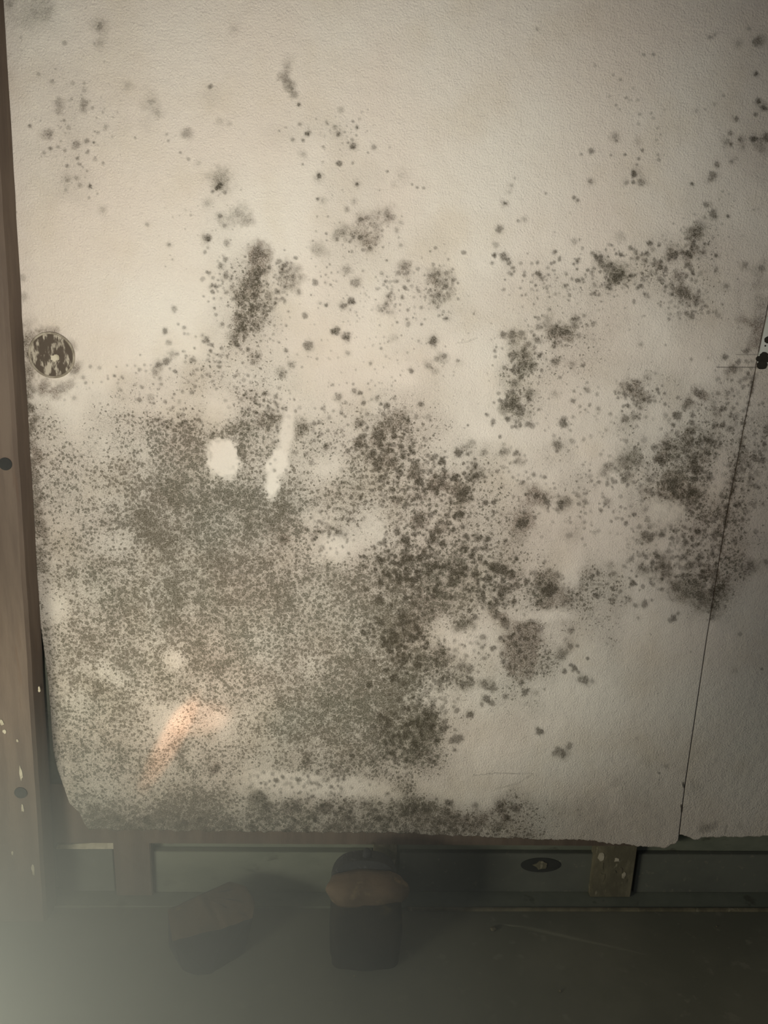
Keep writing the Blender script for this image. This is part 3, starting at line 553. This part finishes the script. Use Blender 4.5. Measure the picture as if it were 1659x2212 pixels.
# flakes on the right stud
for o in [q for q in COL.objects if q.name.startswith('timber_stud')]:
    if 'flaking' in o['label']:
        for i, (u, v, s, a) in enumerate([(1298, 1850, .006, 2.0), (1299, 1872, .004, 2.6), (1300, 1895, .005, 2.6), (1332, 1857, .006, .8), (1326, 1883, .006, .8), (1340, 1880, .004, 1.6), (1347, 1890, .004, 2.2), (1352, 1902, .003, 1.5)]):
            c = aty(u, v, SF); f = disc('paint_flake', c, s, SF - .0012, SF + .0005, pale_m if i % 3 == 0 else stud_m, None, n=11, sx=1, sz=a, rag=.35, seed=i); f.parent = o
# pale splinter beside the left post
bm = bmesh.new()
p = [aty(q[0], q[1], .022) for q in ((122, 1826), (245, 1818), (247, 1834), (122, 1834))]
lo = [bm.verts.new(q) for q in p]; hi = [bm.verts.new(q + Vector((0, .0075, 0))) for q in p]
bm.faces.new(lo); bm.faces.new(hi)
for i in range(4): bm.faces.new((lo[i], lo[(i + 1) % 4], hi[(i + 1) % 4], hi[i]))
tag(from_bm('wood_splinter', bm, pale_m), 'pale wood splinter between the left post and the brown stud', 'splinter')

# ------------------------------------------------------------ left post
PY0 = -0.052
bx1t, bx1b = aty(30, 700, PY0).x, aty(104, 1975, PY0).x
bm = bmesh.new(); zt_ = 2.6; n = 60
zs = [i / n for i in range(n + 1)]
rows = []
xa = -1.6 + .0; ztopP = 2.4
zA, zB = aty(5, 345, PY0).z, 0.0
xA, xB = aty(-4, 345, PY0).x, aty(100, 1982, PY0).x
rr = random.Random(4)
for t in zs:
    z = t * ztopP; x1 = xB + (xA - xB) * z / zA + rr.uniform(-.0006, .0006)
    x0 = x1 - .16
    rows.append([bm.verts.new(q) for q in ((x0, PY0, z), (x1 - .006, PY0, z), (x1, PY0 + .006, z), (x1 + .004, -.0015, z), (x0, -.0015, z))])
for a, b in zip(rows[:-1], rows[1:]):
    for i in range(5): bm.faces.new((a[i], a[(i + 1) % 5], b[(i + 1) % 5], b[i]))
bm.faces.new(rows[0]); bm.faces.new(rows[-1])
post = from_bm('timber_post', bm, wood_m); tag(post, 'brown timber post with two dark boltholes, left of the large panel', 'post')
for (u, v, r) in ((12, 1002, .0115), (45, 1712, .0125)):  # boltholes: their shade put in as flat dark discs
    o = disc('bolthole', aty(u, v, PY0), r, PY0 - .0018, PY0 + .001, dark_m, post, n=28); o['label'] = 'dark round disc for the shade of a bolthole'
for i, (u, v, s, a) in enumerate([(45, 1668, .003, 5), (49, 1745, .003, 3), (4, 1560, .004, 1.4), (10, 1580, .003, 1.5), (85, 1490, .002, 3), (27, 1842, .002, 2), (72, 1880, .003, 4), (38, 1600, .002, 1.5)]):
    f = disc('paint_flake', aty(u, v, PY0), s, PY0 - .001, PY0 + .0005, pale_m, post, n=11, sx=1, sz=a, rag=.35, seed=i + 30)

# ------------------------------------------------------------ round plug in the large panel
plug_m = NT('scuffed_plug')
v = plug_m.scaled((60, 60, 22))
f = plug_m.step(plug_m.noise(1.0, 4, .65, v).outputs[0], .50, .60)
plug_m.color(plug_m.mix(f, srgb(84, 74, 62), srgb(176, 166, 146))); plug_m.bump(plug_m.noise(200).outputs[0], .4, .002)
pc = aty(112, 767, 0)
pl = disc('round_plug', pc, .0375, -.0014, .003, plug_m.m, main, n=64); pl['label'] = 'dark scuffed round plug'
rim_m = blotchy('plug_rim', srgb(170, 160, 140), srgb(130, 120, 102), 60)
bm = bmesh.new(); NR = 64; rings = []
for i in range(NR):
    a = 2 * math.pi * i / NR; q = []
    for j in range(8):
        b = 2 * math.pi * j / 8; rad = .0385 + .0022 * math.cos(b)
        q.append(bm.verts.new((pc.x + rad * math.cos(a), -.0010 + .0018 * math.sin(b), pc.z + rad * math.sin(a))))
    rings.append(q)
for i in range(NR):
    for j in range(8): bm.faces.new((rings[i][j], rings[(i + 1) % NR][j], rings[(i + 1) % NR][(j + 1) % 8], rings[i][(j + 1) % 8]))
rim = from_bm('plug_rim', bm, rim_m, pl, True)
bm = None
c = aty(119, 772, 0)
cp = disc('paint_chip', c, .0065, -.0030, -.0012, pale_m, pl, n=12, sx=1, sz=1, rag=.45, seed=6); cp['label'] = 'pale chip in the middle'

# ------------------------------------------------------------ patterned sheet at the right edge
sheet_m = blotchy('pale_sheet', srgb(216, 216, 202), srgb(206, 206, 190), 20, bump=.1)
leaf_m = blotchy('dark_print', srgb(52, 48, 38), srgb(44, 40, 32), 40)
ys = -.001
pp = [aty(u, v_, ys) for u, v_ in ((1657, 684), (1637, 778), (1636, 792), (1652, 792), (1700, 776), (1760, 776), (1760, 684))]
bm = bmesh.new(); lo = [bm.verts.new(q) for q in pp]; hi = [bm.verts.new(q + Vector((0, .0045, 0))) for q in pp]
bm.faces.new(lo); bm.faces.new(hi)
for i in range(len(pp)): bm.faces.new((lo[i], lo[(i + 1) % len(pp)], hi[(i + 1) % len(pp)], hi[i]))
sh = from_bm('printed_sheet', bm, sheet_m); tag(sh, 'pale sheet with dark leaf print at the right edge beside the joint', 'sheet')
for i, (u, v_, r, sx, sz) in enumerate([(1658, 734, .006, 1, 1), (1650, 768, .0065, 1.2, 1), (1644, 775, .007, 1.4, .8), (1655, 776, .007, 1.4, .8), (1653, 747, .0015, 1, 1), (1646, 789, .009, 1.1, .85), (1690, 740, .008, 1, 1), (1685, 775, .008, 1.5, .8)]):
    disc('leaf_print', aty(u, v_, ys), r, ys - .0006 - i * .00003, ys + .0005, leaf_m, sh, n=22, sx=sx, sz=sz, rag=.08, seed=i)

# ------------------------------------------------------------ things on the floor
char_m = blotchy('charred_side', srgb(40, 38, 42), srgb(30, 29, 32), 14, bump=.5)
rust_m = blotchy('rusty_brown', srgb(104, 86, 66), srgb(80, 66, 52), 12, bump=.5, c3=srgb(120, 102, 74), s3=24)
body_m = blotchy('sooty_metal', srgb(46, 40, 34), srgb(36, 33, 30), 14, bump=.4, c3=srgb(66, 58, 42), s3=24)
cap_m = blotchy('dark_cap', srgb(54, 54, 54), srgb(44, 43, 42), 30, bump=.6, c3=srgb(92, 92, 88), s3=60)
# broken block
HB = .085
tops = [(362, 1965), (430, 1935), (500, 1903), (532, 1916), (552, 1950), (546, 1982), (490, 2003), (430, 2016), (372, 2032)]
T = [atz(u, v_, HB) for u, v_ in tops]
Bt = [atz(u, v_, 0.0005) for u, v_ in [(378, 2070), (395, 2098), (430, 2108), (455, 2104), (528, 2060), (536, 2020)]]
bm = bmesh.new()
back = [Vector((q.x, q.y - .005, .0005)) for q in T[:4]]
for q in T + Bt + back: bm.verts.new(q)
bmesh.ops.convex_hull(bm, input=bm.verts[:])
for q in [q for q in bm.verts if not q.link_faces]: bm.verts.remove(q)
bmesh.ops.bevel(bm, geom=bm.edges[:], offset=.009, segments=3, affect='EDGES', clamp_overlap=True)
bmesh.ops.triangulate(bm, faces=bm.faces); bmesh.ops.subdivide_edges(bm, edges=bm.edges[:], cuts=3, use_grid_fill=True)
for _ in range(5): bmesh.ops.smooth_vert(bm, verts=bm.verts[:], factor=.5, use_axis_x=True, use_axis_y=True, use_axis_z=True)
for q in bm.verts:
    q.co.z = max(.0005, q.co.z + .0015 * math.sin(q.co.x * 190 + q.co.y * 90))
bm.normal_update()
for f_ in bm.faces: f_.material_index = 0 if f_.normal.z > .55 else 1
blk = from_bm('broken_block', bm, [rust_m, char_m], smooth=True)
tag(blk, 'broken brown block with charred side lying tilted on the floor', 'block')

# pipe stub with collar and cap
fr = atz(788, 2097, 0)
hw = (atz(862, 2080, 0).x - atz(714, 2080, 0).x) / 2; cxp = fr.x; dep = .035; cyp = fr.y + dep
def loft(name, prof, m, parent, n=48, p=3.2, seed=0, amp=.002):
    bm = bmesh.new(); rows = []
    for (z, sx, sy) in prof:
        row = []
        for i in range(n):
            a = 2 * math.pi * i / n; ca, sa = math.cos(a), math.sin(a)
            k_ = (abs(ca) ** p + abs(sa) ** p) ** (-1 / p)
            j = amp * math.sin(3 * a + z * 40 + seed) + amp * .6 * math.sin(7 * a - z * 90)
            row.append(bm.verts.new((cxp + (sx + j) * k_ * ca, cyp + (sy + j) * k_ * sa, z)))
        rows.append(row)
    for a, b in zip(rows[:-1], rows[1:]):
        for i in range(n): bm.faces.new((a[i], a[(i + 1) % n], b[(i + 1) % n], b[i]))
    bm.faces.new(rows[0]); bm.faces.new(rows[-1])
    return from_bm(name, bm, m, parent, True)
stub = bpy.data.objects.new('pipe_stub', None); COL.objects.link(stub)
tag(stub, 'dark upright pipe stub with rusty collar and rounded hood, standing before the base plate', 'pipe stub')
loft('pipe_body', [(0.0005, hw * .95, dep * .96), (.006, hw, dep), (.09, hw * 1.02, dep), (.150, hw, dep), (.158, hw * .98, dep * .97)], body_m, stub, p=5)
loft('collar', [(.152, hw * 1.02, dep * 1.0), (.158, hw * 1.12, dep * 1.05), (.172, hw * 1.17, dep * 1.06), (.181, hw * 1.12, dep * 1.0), (.187, hw * .98, dep * .85), (.190, hw * .5, dep * .5)], rust_m, stub, p=2.6, seed=2, amp=.003)
# rounded hood behind the collar
bm = bmesh.new(); y0h, y1h = cyp + dep - .004, cyp + dep + .042
outl = []
for i in range(25):
    a = math.pi * i / 24; k_ = (abs(math.cos(a)) ** 2.6 + abs(math.sin(a)) ** 2.6) ** (-1 / 2.6)
    outl.append((cxp - .004 - hw * .98 * k_ * math.cos(a) * -1, .135 + .072 * k_ * math.sin(a)))
outl += [(cxp - hw * .98, .0005), (cxp + hw * .98, .0005)]
lo = [bm.verts.new((x, y0h, z)) for x, z in outl]; hi = [bm.verts.new((x, y1h, z - (.012 if z > .1 else 0))) for x, z in outl]
bm.faces.new(lo); bm.faces.new(hi)
for i in range(len(outl)): bm.faces.new((lo[i], lo[(i + 1) % len(lo)], hi[(i + 1) % len(lo)], hi[i]))
hood = from_bm('hood', bm, cap_m, stub)
cyk = cyp; cyp = y0h + .02
kb = loft('hood_knob', [(.198, .010, .010), (.212, .009, .009), (.218, .005, .005)], cap_m, None, n=16, p=2, amp=.0005)
kb.parent = hood; cyp = cyk

# crumbs of plaster on the floor
for i, (u, v_, s, lab) in enumerate([(1065, 2010, .006, 'small plaster crumb on the floor, right of the pipe stub'), (1210, 2142, .003, 'tiny pale crumb on the dark floor toward the bottom edge, right of centre'),
                                (284, 1973, .004, 'tiny crumb on the floor between post and block'), (767, 2110, .003, 'tiny crumb on the floor in front of the pipe stub'),
                                (1548, 2002, .002, 'tiny crumb on the floor at far right near the base plate')]):
    bm = bmesh.new(); bmesh.ops.create_icosphere(bm, subdivisions=2, radius=s)
    rr = random.Random(i); c = atz(u, v_, 0)
    for q in bm.verts:
        q.co *= rr.uniform(.8, 1.15); q.co.z *= .6
    mz = min(q.co.z for q in bm.verts)
    for q in bm.verts: q.co += Vector((c.x, c.y, -mz))
    tag(from_bm('plaster_crumb', bm, stud_m), lab, 'crumb', 'crumbs on the floor')

# ------------------------------------------------------------ haze in the low left corner
def haze(center, rad, density, rot=0):
    bm = bmesh.new(); bmesh.ops.create_icosphere(bm, subdivisions=3, radius=1.0)
    m = bpy.data.materials.new('haze'); m.use_nodes = True; nt = m.node_tree
    for n_ in list(nt.nodes): nt.nodes.remove(n_)
    out = nt.nodes.new('ShaderNodeOutputMaterial'); vol = nt.nodes.new('ShaderNodeVolumePrincipled')
    tc = nt.nodes.new('ShaderNodeTexCoord'); ln = nt.nodes.new('ShaderNodeVectorMath'); ln.operation = 'LENGTH'
    mr = nt.nodes.new('ShaderNodeMapRange'); mr.interpolation_type = 'SMOOTHERSTEP'
    mr.inputs[1].default_value = 0.0; mr.inputs[2].default_value = 1.0; mr.inputs[3].default_value = density; mr.inputs[4].default_value = 0.0
    nt.links.new(tc.outputs['Object'], ln.inputs[0]); nt.links.new(ln.outputs['Value'], mr.inputs[0]); nt.links.new(mr.outputs[0], vol.inputs['Density'])
    vol.inputs['Color'].default_value = (.86, .89, .80, 1); nt.links.new(vol.outputs[0], out.inputs['Volume'])
    for q in bm.verts:
        q.co.y = min(q.co.y, (-.058 - center.y) / rad[1]); q.co.z = max(q.co.z, (.001 - center.z) / rad[2])
    o = from_bm('haze', bm, m); o.scale = rad; o.location = center; o.rotation_euler = (0, 0, rot)
    return o
hz = haze(Vector((-1.0, -.62, 0.0)), (1.95, 1.05, .92), 3.1)
tag(hz, 'thin grey haze over the floor at the lower left', 'haze', kind='stuff')
